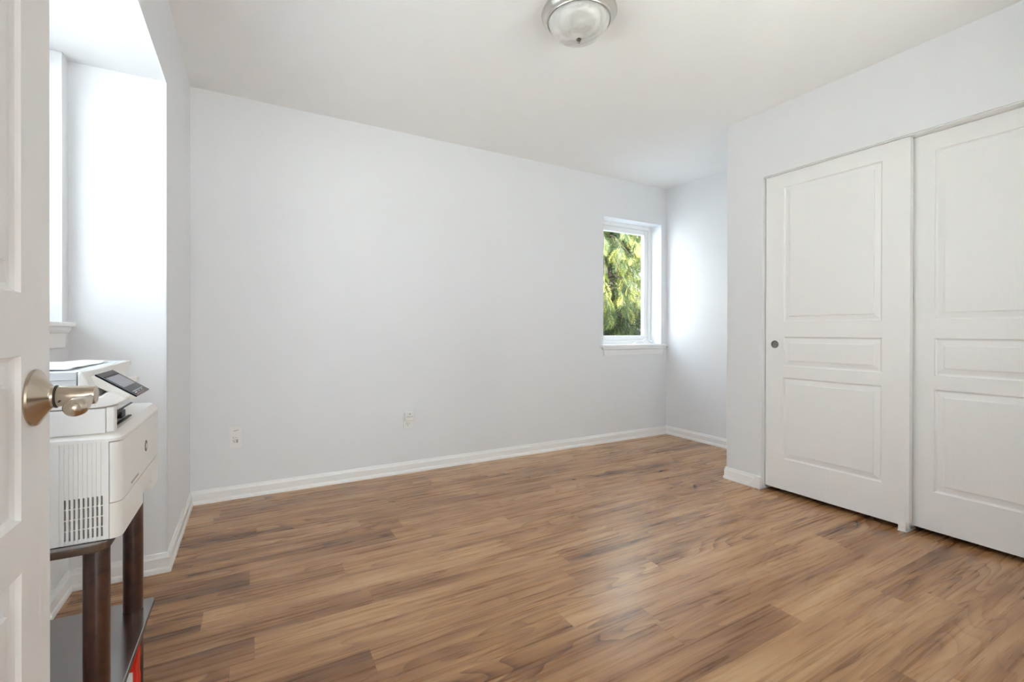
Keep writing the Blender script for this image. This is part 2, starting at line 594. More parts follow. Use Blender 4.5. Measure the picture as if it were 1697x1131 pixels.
bm = bmesh.new()   # back wall with the window hole
xa, xb, ya, yb = -0.9, 3.80, YB, YB + 0.20
box(bm, xa, WIN_X0, ya, yb, ZB, ZT)
box(bm, WIN_X1, xb, ya, yb, ZB, ZT)
box(bm, WIN_X0, WIN_X1, ya, yb, ZB, WIN_Z0)
box(bm, WIN_X0, WIN_X1, ya, yb, WIN_Z1, ZT)
tag(obj('wall_back', bm, M['wall']), 'long pale grey wall with the small window', 'wall', kind='structure')

bm = bmesh.new()   # left wall with the deep window recess
prism(bm, [(YF - 0.14, ZB), (YF - 0.14, ZT), (YB + 0.02, ZT), (YB + 0.02, ZB), (YREC, ZB), (YREC, ZSOF), (0.35, ZSOF), (0.35, ZB)], 'x', XL, -0.82)
def on_open(a, b):
    if abs(a.x - XL) > 1e-4 or abs(b.x - XL) > 1e-4: return False
    s = (abs(a.y - YREC) < 1e-4 and abs(b.y - YREC) < 1e-4) or (abs(a.z - ZSOF) < 1e-4 and abs(b.z - ZSOF) < 1e-4) or (abs(a.y - .35) < 1e-4 and abs(b.y - .35) < 1e-4)
    return s
bevel_edges(bm, on_open, 0.010)
o = obj('wall_left', bm, M['wall'], smooth=35)
tag(o, 'left wall with the window recess cut into it', 'wall', kind='structure')

bm = bmesh.new()   # recess wall around the left window
box(bm, -0.82, XREC, 0.33, YREC + 0.01, ZB, LW_Z0 - 0.02)
box(bm, -0.82, XREC, LW_Y1, YREC + 0.01, LW_Z0 - 0.02, ZSOF + 0.01)
box(bm, -0.82, XREC, 0.33, LW_Y0, LW_Z0 - 0.02, ZSOF + 0.01)
tag(obj('wall_recess', bm, M['wall']), 'back wall of the window recess behind the printer', 'wall', kind='structure')

bm = bmesh.new()
box(bm, XR, XR + 0.18, -0.02, YB + 0.2, ZB, ZT)
tag(obj('wall_right', bm, M['wall']), 'bright narrow wall right of the small window', 'wall', kind='structure')

bm = bmesh.new()   # closet front
prism(bm, [(-0.02, ZB), (-0.02, ZT), (YC, ZT), (YC, ZB), (OPN_Y1, ZB), (OPN_Y1, OPN_Z), (OPN_Y0, OPN_Z), (OPN_Y0, ZB)], 'x', XC, XC + 0.125)
box(bm, XC + 0.02, XR + 0.01, YC - 0.11, YC - 0.0001, ZB, ZT)
def on_corner(a, b):
    c1 = abs(a.x - XC) < 1e-4 and abs(b.x - XC) < 1e-4
    return c1 and ((abs(a.y - YC) < 1e-4 and abs(b.y - YC) < 1e-4) or (abs(a.z - OPN_Z) < 1e-4 and abs(b.z - OPN_Z) < 1e-4) or (abs(a.y - OPN_Y1) < 1e-4 and abs(b.y - OPN_Y1) < 1e-4))
bevel_edges(bm, on_corner, 0.004, 3)
tag(obj('wall_closet', bm, M['wall'], smooth=35), 'closet front wall around the sliding doors', 'wall', kind='structure')

bm = bmesh.new()   # the wall with the entry door, and the hallway behind the camera
DX0, DX1 = -0.30, 0.62
box(bm, -0.82, DX0, -0.02, YF, ZB, ZT)
FW0, FW1, FWZ0, FWZ1 = 1.30, 2.10, 0.75, 2.05
box(bm, DX1, FW0, -0.02, YF, ZB, ZT)
box(bm, FW1, XR + 0.1, -0.02, YF, ZB, ZT)
box(bm, FW0, FW1, -0.02, YF, ZB, FWZ0)
box(bm, FW0, FW1, -0.02, YF, FWZ1, ZT)
box(bm, DX0, DX1, -0.02, YF, 2.06, ZT)
tag(obj('wall_front', bm, M['wall']), 'wall with the entry doorway behind the camera', 'wall', kind='structure')
bm = bmesh.new()
HW0, HW1, HWZ0, HWZ1 = -0.65, 0.89, 0.78, 2.12
box(bm, -1.35, -1.25, -4.3, 0.0, ZB, ZT)
box(bm, 0.95, 1.05, -4.3, 0.0, ZB, ZT)
box(bm, -1.35, HW0, -4.3, -4.2, ZB, ZT)
box(bm, HW1, 1.05, -4.3, -4.2, ZB, ZT)
box(bm, HW0, HW1, -4.3, -4.2, ZB, HWZ0)
box(bm, HW0, HW1, -4.3, -4.2, HWZ1, ZT)
box(bm, -1.35, -0.80, -0.02, 0.08, ZB, ZT)
tag(obj('wall_hallway', bm, M['wall']), 'hallway walls outside the entry door', 'wall', kind='structure')
win3 = empty('window_fill_3', ((HW0 + HW1) / 2, -4.25, HWZ0))  # unseen window made up as a source for the hallway fill
tag(win3, 'added fill-light window at the unseen far end of the hallway', 'window', kind='structure')
bm = bmesh.new()
for x0, x1, z0, z1 in ((HW0, HW0 + 0.05, HWZ0, HWZ1), (HW1 - 0.05, HW1, HWZ0, HWZ1), (HW0 + 0.05, HW1 - 0.05, HWZ0, HWZ0 + 0.05), (HW0 + 0.05, HW1 - 0.05, HWZ1 - 0.05, HWZ1), (0.10, 0.14, HWZ0 + 0.05, HWZ1 - 0.05)):
    box(bm, x0, x1, -4.29, -4.23, z0, z1)
fr3 = obj('window_frame', bm, M['vinyl'], win3)
bm = bmesh.new()
box(bm, HW0 + 0.04, HW1 - 0.04, -4.262, -4.258, HWZ0 + 0.04, HWZ1 - 0.04)
obj('pane', bm, M['glass'], fr3)

win4 = empty('window_fill_4', ((FW0 + FW1) / 2, 0.0, FWZ0))  # unseen window made up to even out the room light
tag(win4, 'added fill-light window in the unseen wall right of the entry door', 'window', kind='structure')
bm = bmesh.new()
for x0, x1, z0, z1 in ((FW0, FW0 + 0.04, FWZ0, FWZ1), (FW1 - 0.04, FW1, FWZ0, FWZ1), (FW0 + 0.04, FW1 - 0.04, FWZ0, FWZ0 + 0.04), (FW0 + 0.04, FW1 - 0.04, FWZ1 - 0.04, FWZ1), (1.68, 1.72, FWZ0 + 0.04, FWZ1 - 0.04)):
    box(bm, x0, x1, -0.01, 0.05, z0, z1)
fr4 = obj('window_frame', bm, M['vinyl'], win4)
bm = bmesh.new()
box(bm, FW0 + 0.03, FW1 - 0.03, 0.018, 0.022, FWZ0 + 0.03, FWZ1 - 0.03)
obj('pane', bm, M['glass'], fr4)

# ---- baseboards
BB = [(0, 0), (0.0155, 0), (0.0155, 0.014), (0.0125, 0.021), (0.0105, 0.024), (0.0105, 0.061), (0.0075, 0.066), (0.0070, 0.074), (0.0045, 0.081), (0, 0.081)]
def baseboard(name, path, side, label):
    bm = bmesh.new()
    profile_run(bm, path, BB, side)
    tag(obj(name, bm, M['trim'], smooth=30), label, 'baseboard', kind='structure')
baseboard('baseboard_back', [(XL, YB), (XR, YB)], -1, 'white baseboard along the long back wall')
baseboard('baseboard_left', [(XREC, YREC), (XL, YREC), (XL, YB)], -1, 'white baseboard turning the recess corner on the left')
baseboard('baseboard_recess', [(XREC, 0.35), (XREC, YREC)], -1, 'white baseboard at the back of the window recess')
baseboard('baseboard_right', [(XR, YB), (XR, YC)], -1, 'white baseboard on the wall right of the window')
baseboard('baseboard_closet', [(XR, YC), (XC, YC), (XC, OPN_Y1 + 0.002)], -1, 'white baseboard round the closet corner')
bm = bmesh.new()
prism(bm, [(OPN_Y1, 0.0), (OPN_Y1 + 0.092, 0.0), (OPN_Y1 + 0.030, 0.078), (OPN_Y1, 0.0785)], 'x', XC - 0.0165, XC + 0.004)
tag(obj('trim_2', bm, M['trim'], bevel=0.0015), 'flat white end piece of the closet baseboard', 'trim', kind='structure')

# ---- window in the back wall
def loft_apron(bm, levels, along, wall, sign):
    """levels: (z, out, a0, a1); along='x' -> sticks out to -y from y=wall, along='y' -> sticks out to +x from x=wall"""
    rings = []
    for z, o_, a0, a1 in levels:
        if along == 'x':
            q = [(a0, wall, z), (a0, wall - o_, z), (a1, wall - o_, z), (a1, wall, z)]
        else:
            q = [(wall, a0, z), (wall + o_, a0, z), (wall + o_, a1, z), (wall, a1, z)]
        rings.append([bm.verts.new(p) for p in q])
    for a, b in zip(rings[:-1], rings[1:]):
        for k in range(4):
            bm.faces.new((a[k], a[(k + 1) % 4], b[(k + 1) % 4], b[k]))
    bm.faces.new(rings[0]); bm.faces.new(list(reversed(rings[-1])))

win = empty('window_1', ((WIN_X0 + WIN_X1) / 2, YB + 0.14, WIN_Z0))
tag(win, 'small white casement window with trees outside', 'window', kind='structure')
FY = YB + 0.133       # room side of the vinyl frame
def ring_frame(bm, x0, x1, z0, z1, w, y0, y1):
    box(bm, x0, x0 + w, y0, y1, z0, z1)
    box(bm, x1 - w, x1, y0, y1, z0, z1)
    box(bm, x0 + w, x1 - w, y0, y1, z0, z0 + w)
    box(bm, x0 + w, x1 - w, y0, y1, z1 - w, z1)
bm = bmesh.new()
ring_frame(bm, WIN_X0, WIN_X1, WIN_Z0, WIN_Z1, 0.036, FY, FY + 0.07)
obj('window_frame', bm, M['vinyl'], win, bevel=0.003)
bm = bmesh.new()
ring_frame(bm, WIN_X0 + 0.037, WIN_X1 - 0.037, WIN_Z0 + 0.037, WIN_Z1 - 0.037, 0.046, FY + 0.014, FY + 0.058)
sash = obj('sash', bm, M['vinyl'], win, bevel=0.004)
bm = bmesh.new()
box(bm, WIN_X0 + 0.080, WIN_X1 - 0.080, FY + 0.034, FY + 0.038, WIN_Z0 + 0.080, WIN_Z1 - 0.080)
obj('pane', bm, M['glass'], sash)
bm = bmesh.new()
box(bm, 2.762, 3.608, YB - 0.030, YB + 0.0, 0.874, 0.897)
box(bm, WIN_X0 + 0.001, WIN_X1 - 0.001, YB - 0.001, FY + 0.002, 0.874, 0.8972)
ws = obj('window_sill', bm, M['trim'], win, bevel=0.003)
bm = bmesh.new()
loft_apron(bm, [(0.800, 0.011, 2.803, 3.541), (0.848, 0.014, 2.791, 3.556), (0.851, 0.020, 2.785, 3.563), (0.858, 0.024, 2.779, 3.570), (0.866, 0.025, 2.776, 3.573), (0.874, 0.025, 2.775, 3.574)], 'x', YB, -1)
obj('apron', bm, M['trim'], ws)
# crank handle folded on the frame bottom
bm = bmesh.new()
prism(bm, [(3.27, 0.8975), (3.43, 0.8975), (3.42, 0.917), (3.395, 0.926), (3.32, 0.918)], 'y', FY - 0.028, FY + 0.002)
sweep(bm, [(3.385, FY - 0.030, 0.918), (3.415, FY - 0.036, 0.938), (3.445, FY - 0.040, 0.938), (3.472, FY - 0.044, 0.920), (3.496, FY - 0.046, 0.918)],
      [(0.008, 0.007), (0.008, 0.007), (0.008, 0.007), (0.008, 0.0075), (0.011, 0.011)], 12)
obj('crank_handle', bm, M['vinyl'], win, smooth=40)

# ---- window in the left recess
win2 = empty('window_2', (XREC - 0.1, (LW_Y0 + LW_Y1) / 2, LW_Z0))
tag(win2, 'bright wide window in the left recess, mostly behind the door', 'window', kind='structure')
bm = bmesh.new()
def ring_frame_x(bm, y0, y1, z0, z1, w, x0, x1):
    box(bm, x0, x1, y0, y0 + w, z0, z1)
    box(bm, x0, x1, y1 - w, y1, z0, z1)
    box(bm, x0, x1, y0 + w, y1 - w, z0, z0 + w)
    box(bm, x0, x1, y0 + w, y1 - w, z1 - w, z1)
ring_frame_x(bm, LW_Y0, LW_Y1, LW_Z0, ZSOF, 0.036, -0.80, -0.735)
obj('window_frame', bm, M['vinyl'], win2, bevel=0.003)
YM = (LW_Y0 + LW_Y1) / 2
for a, b in ((LW_Y0 + 0.037, YM + 0.02), (YM - 0.02, LW_Y1 - 0.037)):
    bm = bmesh.new()
    dx = 0.0 if a < 1 else 0.026
    ring_frame_x(bm, a, b, LW_Z0 + 0.037, ZSOF - 0.037, 0.042, -0.795 + dx, -0.770 + dx)
    s = obj('sash', bm, M['vinyl'], win2, bevel=0.003)
    bm = bmesh.new()
    box(bm, -0.784 + dx, -0.781 + dx, a + 0.04, b - 0.04, LW_Z0 + 0.077, ZSOF - 0.077)
    obj('pane', bm, M['glass_dimmed'], s)
bm = bmesh.new()
box(bm, XREC, -0.594, 0.44, 2.394, LW_Z0 - 0.016, LW_Z0)
box(bm, -0.737, XREC + 0.001, LW_Y0 + 0.001, LW_Y1 - 0.001, LW_Z0 - 0.016, LW_Z0 + 0.0002)
ws2 = obj('window_sill', bm, M['trim'], win2, bevel=0.002)
bm = bmesh.new()
loft_apron(bm, [(0.956, 0.010, 0.50, 2.350), (1.008, 0.012, 0.49, 2.358), (1.012, 0.018, 0.485, 2.362), (1.020, 0.022, 0.48, 2.370), (1.028, 0.023, 0.475, 2.374), (1.034, 0.023, 0.475, 2.374)], 'y', XREC, 1)
obj('apron', bm, M['trim'], ws2)

# ---- panel doors -----------------------------------------------------------
def door_slab(bm, P, w, z0, z1, th, panels, hole=None):
    """P(a, d, z) -> world point: a along the door, d depth behind the face. panels: (a0, a1, z0, z1); hole: (a, z, r)"""
    As = sorted({0.0, w, *[p[0] for p in panels], *[p[1] for p in panels]} | ({hole[0] - hole[2], hole[0] + hole[2]} if hole else set()))
    Zs = sorted({z0, z1, *[p[2] for p in panels], *[p[3] for p in panels]} | ({hole[1] - hole[2], hole[1] + hole[2]} if hole else set()))
    cache = {}
    def V(a, d, z):
        k = (round(a, 5), round(d, 5), round(z, 5))
        if k not in cache: cache[k] = bm.verts.new(P(a, d, z))
        return cache[k]
    for a0, a1 in zip(As[:-1], As[1:]):
        for c0, c1 in zip(Zs[:-1], Zs[1:]):
            am, cm = (a0 + a1) / 2, (c0 + c1) / 2
            if any(p[0] < am < p[1] and p[2] < cm < p[3] for p in panels): continue
            if hole and abs(am - hole[0]) < hole[2] and abs(cm - hole[1]) < hole[2]: continue
            bm.faces.new((V(a0, 0, c0), V(a1, 0, c0), V(a1, 0, c1), V(a0, 0, c1)))
    for a0, a1 in zip(As[:-1], As[1:]):
        bm.faces.new((V(a0, 0, z0), V(a1, 0, z0), V(a1, th, z0), V(a0, th, z0)))
        bm.faces.new((V(a0, 0, z1), V(a1, 0, z1), V(a1, th, z1), V(a0, th, z1)))
    for c0, c1 in zip(Zs[:-1], Zs[1:]):
        bm.faces.new((V(0, 0, c0), V(0, 0, c1), V(0, th, c1), V(0, th, c0)))
        bm.faces.new((V(w, 0, c0), V(w, 0, c1), V(w, th, c1), V(w, th, c0)))
    bm.faces.new((V(0, th, z0), V(w, th, z0), V(w, th, z1), V(0, th, z1)))
    if hole:   # square ring down to a round opening with a short well
        n = 32
        sq, ci, ci2 = [], [], []
        for k in range(n):
            t = 2 * PI * (k + 0.5) / n
            c, s = math.cos(t), math.sin(t)
            q = max(abs(c), abs(s))
            sq.append(bm.verts.new(P(hole[0] + hole[2] * c / q, 0, hole[1] + hole[2] * s / q)))
            r = hole[2] * 0.86
            ci.append(bm.verts.new(P(hole[0] + r * c, 0, hole[1] + r * s)))
            ci2.append(bm.verts.new(P(hole[0] + r * c, 0.012, hole[1] + r * s)))
        cor = [V(hole[0] + hole[2] * sx, 0, hole[1] + hole[2] * sz) for sx, sz in ((1, 1), (-1, 1), (-1, -1), (1, -1))]
        for k in range(n):
            k2 = (k + 1) % n
            bm.faces.new((sq[k], sq[k2], ci[k2], ci[k]))
            bm.faces.new((ci[k], ci[k2], ci2[k2], ci2[k]))
        for j in range(4):
            k = (4 + 8 * j) % n
            bm.faces.new((sq[(k - 1) % n], sq[k], cor[j]))

def raised_panel(bm, P, a0, a1, z0, z1):
    """moulded panel filling one opening: drop, cove, bevel rising to the field"""
    steps = [(0, 0), (0.002, 0.0055), (0.007, 0.0092), (0.011, 0.0095), (0.0355, 0.0052), (0.0370, 0.0012), (0.041, 0.0006)]
    rings = []
    for i_, d in steps:
        rings.append([bm.verts.new(P(a, d, z)) for a, z in ((a0 + i_, z0 + i_), (a1 - i_, z0 + i_), (a1 - i_, z1 - i_), (a0 + i_, z1 - i_))])
    for a, b in zip(rings[:-1], rings[1:]):
        for k in range(4):
            bm.faces.new((a[k], a[(k + 1) % 4], b[(k + 1) % 4], b[k]))
    bm.faces.new(rings[-1])

# closet sliding doors: face towards -x
def closet_door(name, label, x, y_hi, y_lo, hole):
    w = y_hi - y_lo
    P = lambda a, d, z: (x + d, y_hi - a, z)
    e = empty(name, (x + 0.017, (y_hi + y_lo) / 2, 0.027))
    tag(e, label, 'sliding door', kind='structure')
    pan = [(0.113, w - 0.119, 0.222, 0.734), (0.113, w - 0.119, 0.803, 0.988), (0.113, w - 0.119, 1.080, 1.925)]
    bm = bmesh.new()
    door_slab(bm, P, w, 0.028, 2.011, 0.034, pan, hole)
    obj('door_slab', bm, M['door'], e)
    for a0, a1, z0, z1 in pan:
        bm = bmesh.new()
        raised_panel(bm, P, a0, a1, z0, z1)
        obj('raised_panel', bm, M['door'], e)
    return e
d2 = closet_door('door_2', 'left white sliding closet door with the round finger pull', 2.905, 1.800, 1.048, (0.060, 0.940, 0.0262))
bm = bmesh.new()
lathe(bm, [(0.0245, 0.0), (0.0245, -0.0012), (0.0222, -0.0014), (0.0205, 0.0), (0.0195, 0.0075), (0.0180, 0.0085), (0.0085, 0.0088), (0.0080, 0.0082), (0, 0.0082)], (2.905, 1.740, 0.940), 'x', 40)
tag(obj('finger_pull', bm, M['pull'], d2, smooth=30), 'grey metal finger pull')
closet_door('door_3', 'right white sliding closet door, set back behind the other', 2.955, 1.080, 0.305, None)
# sliding track hidden under the header
bm = bmesh.new()
box(bm, 2.895, 2.992, OPN_Y0 + 0.001, OPN_Y1 - 0.001, 2.0135, 2.0195)
tag(obj('trim_3', bm, M['trim']), 'thin sliding door track under the closet header', 'trim', kind='structure')

# ---- entry door, opened into the room along the recess: face towards +x
DXF, DY1, DY0 = -0.260, 0.930, 0.132
P = lambda a, d, z: (DXF - d, DY1 - a, z)
wd = DY1 - DY0
ed = empty('door_1', (DXF - 0.017, DY0, 0.01))
tag(ed, 'open white entry door with a lever handle at the left edge', 'door', kind='structure')
pan = [(0.097, wd - 0.11, 0.210, 0.704), (0.097, wd - 0.11, 0.772, 0.986), (0.097, wd - 0.11, 1.068, 1.925)]
bm = bmesh.new()
door_slab(bm, P, wd, 0.012, 2.036, 0.035, pan)
obj('door_slab', bm, M['door'], ed)
for a0, a1, z0, z1 in pan:
    bm = bmesh.new()
    raised_panel(bm, P, a0, a1, z0, z1)
    obj('raised_panel', bm, M['door'], ed)
HY, HZ = 0.873, 0.927
bm = bmesh.new()
lathe(bm, [(0, 0.0), (0.0385, 0.0), (0.0390, 0.0018), (0.0382, 0.0042), (0.0368, 0.0050), (0.0170, 0.0175), (0.0156, 0.0195), (0.0152, 0.0225), (0, 0.0225)], (DXF, HY, HZ), 'x', 64)
ros = obj('handle_rosette', bm, M['nickel'], ed, smooth=25)
tag(ros, 'round satin nickel door rosette')
bm = bmesh.new()
lathe(bm, [(0.0142, 0.0222), (0.0158, 0.0224), (0.0158, 0.0238), (0.0142, 0.0240)], (DXF, HY, HZ), 'x', 48)
obj('collar_groove', bm, M['dark_gap'], ros, smooth=25)
bm = bmesh.new()
lathe(bm, [(0, 0.0238), (0.0140, 0.0238), (0.0144, 0.0246), (0.0140, 0.040), (0.0134, 0.0620), (0.0128, 0.0648), (0.0115, 0.0655), (0, 0.0655)], (DXF, HY, HZ), 'x', 48)
xe = DXF + 0.0615
sweep(bm, [(xe, HY + 0.004, HZ - 0.0030), (xe, HY - 0.008, HZ - 0.0030), (xe + 0.0005, HY - 0.020, HZ - 0.0033), (xe, HY - 0.034, HZ - 0.0050), (xe - 0.001, HY - 0.048, HZ - 0.0068), (xe - 0.0025, HY - 0.060, HZ - 0.0085), (xe - 0.0035, HY - 0.068, HZ - 0.0092), (xe - 0.0040, HY - 0.0735, HZ - 0.0096), (xe - 0.0042, HY - 0.0760, HZ - 0.0098)],
      [(0.0028, 0.0050), (0.0030, 0.0050), (0.0042, 0.0056), (0.0075, 0.0080), (0.0105, 0.0104), (0.0128, 0.0120), (0.0120, 0.0112), (0.0085, 0.0078), (0.0025, 0.0026)], 28)
lev = obj('lever', bm, M['nickel'], ros, smooth=40)
tag(lev, 'satin nickel door lever')
bm = bmesh.new()
lathe(bm, [(0, -0.0150), (0.0012, -0.0150), (0.0012, -0.0125), (0, -0.0125)], (DXF + 0.029, HY, HZ - 0.006), 'y', 14)
obj('release_hole', bm, M['slot'], lev)
# hinges on the far edge
for hz in (0.25, 1.02, 1.80):
    bm = bmesh.new()
    lathe(bm, [(0, 0), (0.006, 0), (0.006, 0.09), (0, 0.09)], (DXF + 0.002, DY0 - 0.006, hz), 'z', 16)
    obj('hinge', bm, M['nickel'], ed, smooth=30)

# ================================================================== CEILING LIGHT
LX, LY = 1.262, 1.640
lt = empty('ceiling_light', (LX, LY, H))
tag(lt, 'round flush ceiling light with brushed nickel ring and alabaster glass bowl', 'ceiling light')
bm = bmesh.new()
lathe(bm, [(0.0, 0.0), (0.150, 0.0), (0.160, -0.004), (0.1655, -0.012), (0.1668, -0.018), (0.1645, -0.0212), (0.1615, -0.0216), (0.1600, -0.0245), (0.1560, -0.031), (0.1490, -0.039), (0.1440, -0.0435), (0.1430, -0.0480), (0.1412, -0.0508), (0.1388, -0.0512), (0.1370, -0.0495), (0.1362, -0.046), (0.0, -0.045)], (LX, LY, H), 'z', 96)
obj('ring', bm, M['steel'], lt, smooth=25)
bm = bmesh.new()
prof = [(0.1322, -0.047), (0.1320, -0.051)]
for k in range(1, 17):
    t = k / 16
    r = 0.1315 * math.cos(t * PI / 2) ** 0.80
    prof.append((r if k < 16 else 0.0, -0.052 - 0.074 * math.sin(t * PI / 2) ** 1.15))
lathe(bm, prof, (LX, LY, H), 'z', 96)
obj('glass_bowl', bm, M['alabaster'], lt, smooth=40)
bm = bmesh.new()
lathe(bm, [(0, -0.122), (0.0105, -0.1235), (0.0120, -0.1262), (0.0112, -0.129), (0.0080, -0.1302), (0.0086, -0.1328), (0.0080, -0.1355), (0.0054, -0.1368), (0.0060, -0.1392), (0.0046, -0.142), (0, -0.1432)], (LX, LY, H), 'z', 32)
obj('finial', bm, M['finial'], lt, smooth=40)

# ================================================================== WALL PLATES
def rounded_plate(bm, cx, cz, w, h, y, t, r=0.006, mi=0):
    """plate on a wall facing -y: from y (wall) to y - t"""
    pts = round_rect(cx - w / 2, cx + w / 2, cz - h / 2, cz + h / 2, r, 4)
    prism(bm, pts, 'y', y, y - t, mi)

# data / cable plate, left on the back wall
CX, CZ = -0.0855, 0.374
wp = empty('wall_plate', (CX, YB, CZ - 0.066))
tag(wp, 'white cable jack wall plate low on the back wall, nearest the left corner', 'wall plate')
bm = bmesh.new()
rounded_plate(bm, CX, CZ, 0.066, 0.134, YB, 0.007)
obj('plate', bm, M['plate'], wp, bevel=0.002)
bm = bmesh.new()
rounded_plate(bm, CX + 0.005, CZ + 0.008, 0.034, 0.088, YB - 0.007, 0.0022, 0.002)
ins = obj('insert', bm, M['plate'], wp, bevel=0.0008)
def mark(name, x0, x1, z0, z1, y, mat, par):
    bm = bmesh.new()
    box(bm, x0, x1, y - 0.0006, y + 0.0002, z0, z1)
    return obj(name, bm, mat, par)
iy = YB - 0.0092
for x0, x1, z0, z1, mt in ((-0.008, 0.000, 0.038, 0.0405, 'slot'), (0.002, 0.010, 0.041, 0.0435, 'slot'), (0.011, 0.018, 0.043, 0.0455, 'greymark')):
    mark('jack', CX + x0, CX + x1, CZ + z0, CZ + z1, iy, M[mt], ins)
for x0, x1, z0, z1, mt in ((-0.0125, -0.0085, -0.004, 0.001, 'slot'), (-0.002, 0.010, -0.003, -0.0005, 'greymark'), (-0.009, 0.006, -0.0150, -0.0125, 'greymark'),
                           (-0.0120, -0.0095, -0.027, -0.017, 'slot'), (-0.0045, -0.002, -0.032, -0.022, 'slot'), (0.004, 0.014, -0.033, -0.013, 'greymark')):
    mark('jack', CX + x0, CX + x1, CZ + z0, CZ + z1, iy, M[mt], ins)

def outlet(cx, cz, y, label, rz=0.0, loc=None):
    """duplex outlet built facing -y about (cx, y); when rz/loc is given the whole thing is turned"""
    e = empty('wall_outlet', (cx, y, cz - 0.058))
    tag(e, label, 'wall outlet')
    bm = bmesh.new()
    rounded_plate(bm, cx, cz, 0.070, 0.116, y, 0.0055)
    obj('plate', bm, M['plate'], e, bevel=0.0018)
    for s in (-1, 1):
        zc = cz + s * 0.0195
        bm = bmesh.new()
        rounded_plate(bm, cx, zc, 0.034, 0.029, y - 0.0055, 0.0018, 0.010)
        sk = obj('socket', bm, M['plate'], e, bevel=0.0006)
        mark('slot', cx - 0.0080, cx - 0.0058, zc - 0.001, zc + 0.0085, y - 0.0073, M['slot'], sk)
        mark('slot', cx + 0.0058, cx + 0.0080, zc + 0.000, zc + 0.0080, y - 0.0073, M['slot'], sk)
        bm = bmesh.new()
        lathe(bm, [(0, -0.0006), (0.0027, -0.0006), (0.0027, 0.0002), (0, 0.0002)], (cx, y - 0.0073, zc - 0.008), 'y', 14)
        obj('ground_hole', bm, M['slot'], sk)
    bm = bmesh.new()
    lathe(bm, [(0, -0.0010), (0.0022, -0.0008), (0.0028, 0.0), (0, 0.0)], (cx, y - 0.0055, cz), 'y', 14)
    obj('screw', bm, M['plate'], e)
    if loc is not None:
        e.location = loc
        e.rotation_euler = (0, 0, rz)
    return e
OX, OZ = 0.980, 0.372
outlet(OX, OZ, YB, 'white double outlet low on the back wall, under the plug-in device')
outlet(0.0, 0.0, 0.0, 'white outlet plate half hidden by the closet corner', -PI / 2, (XR, 2.556, 0.378 - 0.058))
# plug-in device covering the upper socket
pd = empty('plug_in_adapter', (OX, YB - 0.008, 0.380))
tag(pd, 'small white plug-in adapter in the upper socket of the back wall outlet', 'adapter')
bm = bmesh.new()
rounded_plate(bm, OX + 0.001, 0.411, 0.063, 0.064, YB - 0.0076, 0.032, 0.013)
obj('housing', bm, M['plate'], pd, bevel=0.004, segs=3)
dy = YB - 0.0396
bm = bmesh.new()
lathe(bm, [(0, -0.0008), (0.0033, -0.0008), (0.0033, 0.0004), (0, 0.0004)], (OX + 0.003, dy, 0.427), 'y', 18)
obj('sensor_dot', bm, M['slot'], pd)
bm = bmesh.new()
box(bm, OX - 0.024, OX + 0.027, dy - 0.0006, dy + 0.0004, 0.4065, 0.4095)
obj('seam_line', bm, M['greymark'], pd)

# ================================================================== CLOSET FLOOR GUIDE
g = empty('door_guide', (2.95, 1.075, 0.0))
tag(g, 'small white plastic floor guide where the sliding doors overlap', 'door guide')
bm = bmesh.new()
box(bm, 2.893, 3.000, 1.052, 1.092, 0.0002, 0.005)
obj('base_plate', bm, M['plate'], g, bevel=0.001)
for x0, x1 in ((2.8965, 2.9035), (2.9415, 2.9515), (2.9905, 2.9965)):
    bm = bmesh.new()
    box(bm, x0, x1, 1.058, 1.090, 0.005, 0.046)
    obj('prong', bm, M['plate'], g, bevel=0.001)

# ================================================================== PRINTER STAND
TX0, TX1, TY0, TY1 = -0.600, -0.223, 1.130, 1.535
st = empty('printer_stand', ((TX0 + TX1) / 2, (TY0 + TY1) / 2, 0.0))
tag(st, 'dark stained wooden side table with round legs carrying the printer', 'side table')
def board(name, z0, z1):
    bm = bmesh.new()
    pts = round_rect(TX0, TX1 - (0.013 if name == 'table_top' else 0), TY0, TY1 - (0.060 if name == 'table_top' else 0), (0.030 if name == 'table_top' else 0.012, 0.02, 0.02, 0.030 if name == 'table_top' else 0.012), 8)
    A, B = prism(bm, pts, 'z', z0, z1)
    for f in bm.faces:
        f.material_index = 0 if len(f.verts) > 4 else 1
    return obj(name, bm, [M['board_top'], M['board_edge']], st, bevel=0.003)
board('table_top', 0.603, 0.618)
board('shelf', 0.299, 0.312)
board('shelf', 0.040, 0.055)
for x in (-0.262, -0.555):
    for y in (1.176, 1.492):
        bm = bmesh.new()
        segs = [(0.0005, 0.040), (0.055, 0.299), (0.312, 0.603)]
        for a, b in segs:
            lathe(bm, [(0, a), (0.0200, a), (0.0205, a + 0.004), (0.0205, b - 0.002), (0.0200, b), (0, b)], (x, y, 0), 'z', 36)
        obj('leg', bm, M['stained'], st, smooth=40)

# ---- ream of paper on the bottom shelf, standing on its long edge
rm = empty('paper_ream', (-0.375, 1.410, 0.055))
tag(rm, 'ream of paper in a red wrapper under the side table shelf', 'paper ream')
bm = bmesh.new()
nx, nz = 26, 20
X0, X1, Y0r, Y1r, Z0r, Z1r = -0.512, -0.238, 1.386, 1.434, 0.0553, 0.2735
rr = random.Random(3)
def jig(s): return rr.uniform(-s, s)
bmx = bmesh.new()
box(bmx, X0, X1, Y0r, Y1r, Z0r, Z1r)
bmesh.ops.subdivide_edges(bmx, edges=bmx.edges[:], cuts=12, use_grid_fill=True)
for v in bmx.verts:
    if v.co.x > X1 - 0.02: v.co.x += jig(0.0022)
    if v.co.z > Z0r + 0.01:
        v.co.y += jig(0.0008)
        v.co.z += jig(0.0006)
bm.free()
ream_body = obj('wrapper', bmx, M['ream'], rm, bevel=None)
bm = bmesh.new()
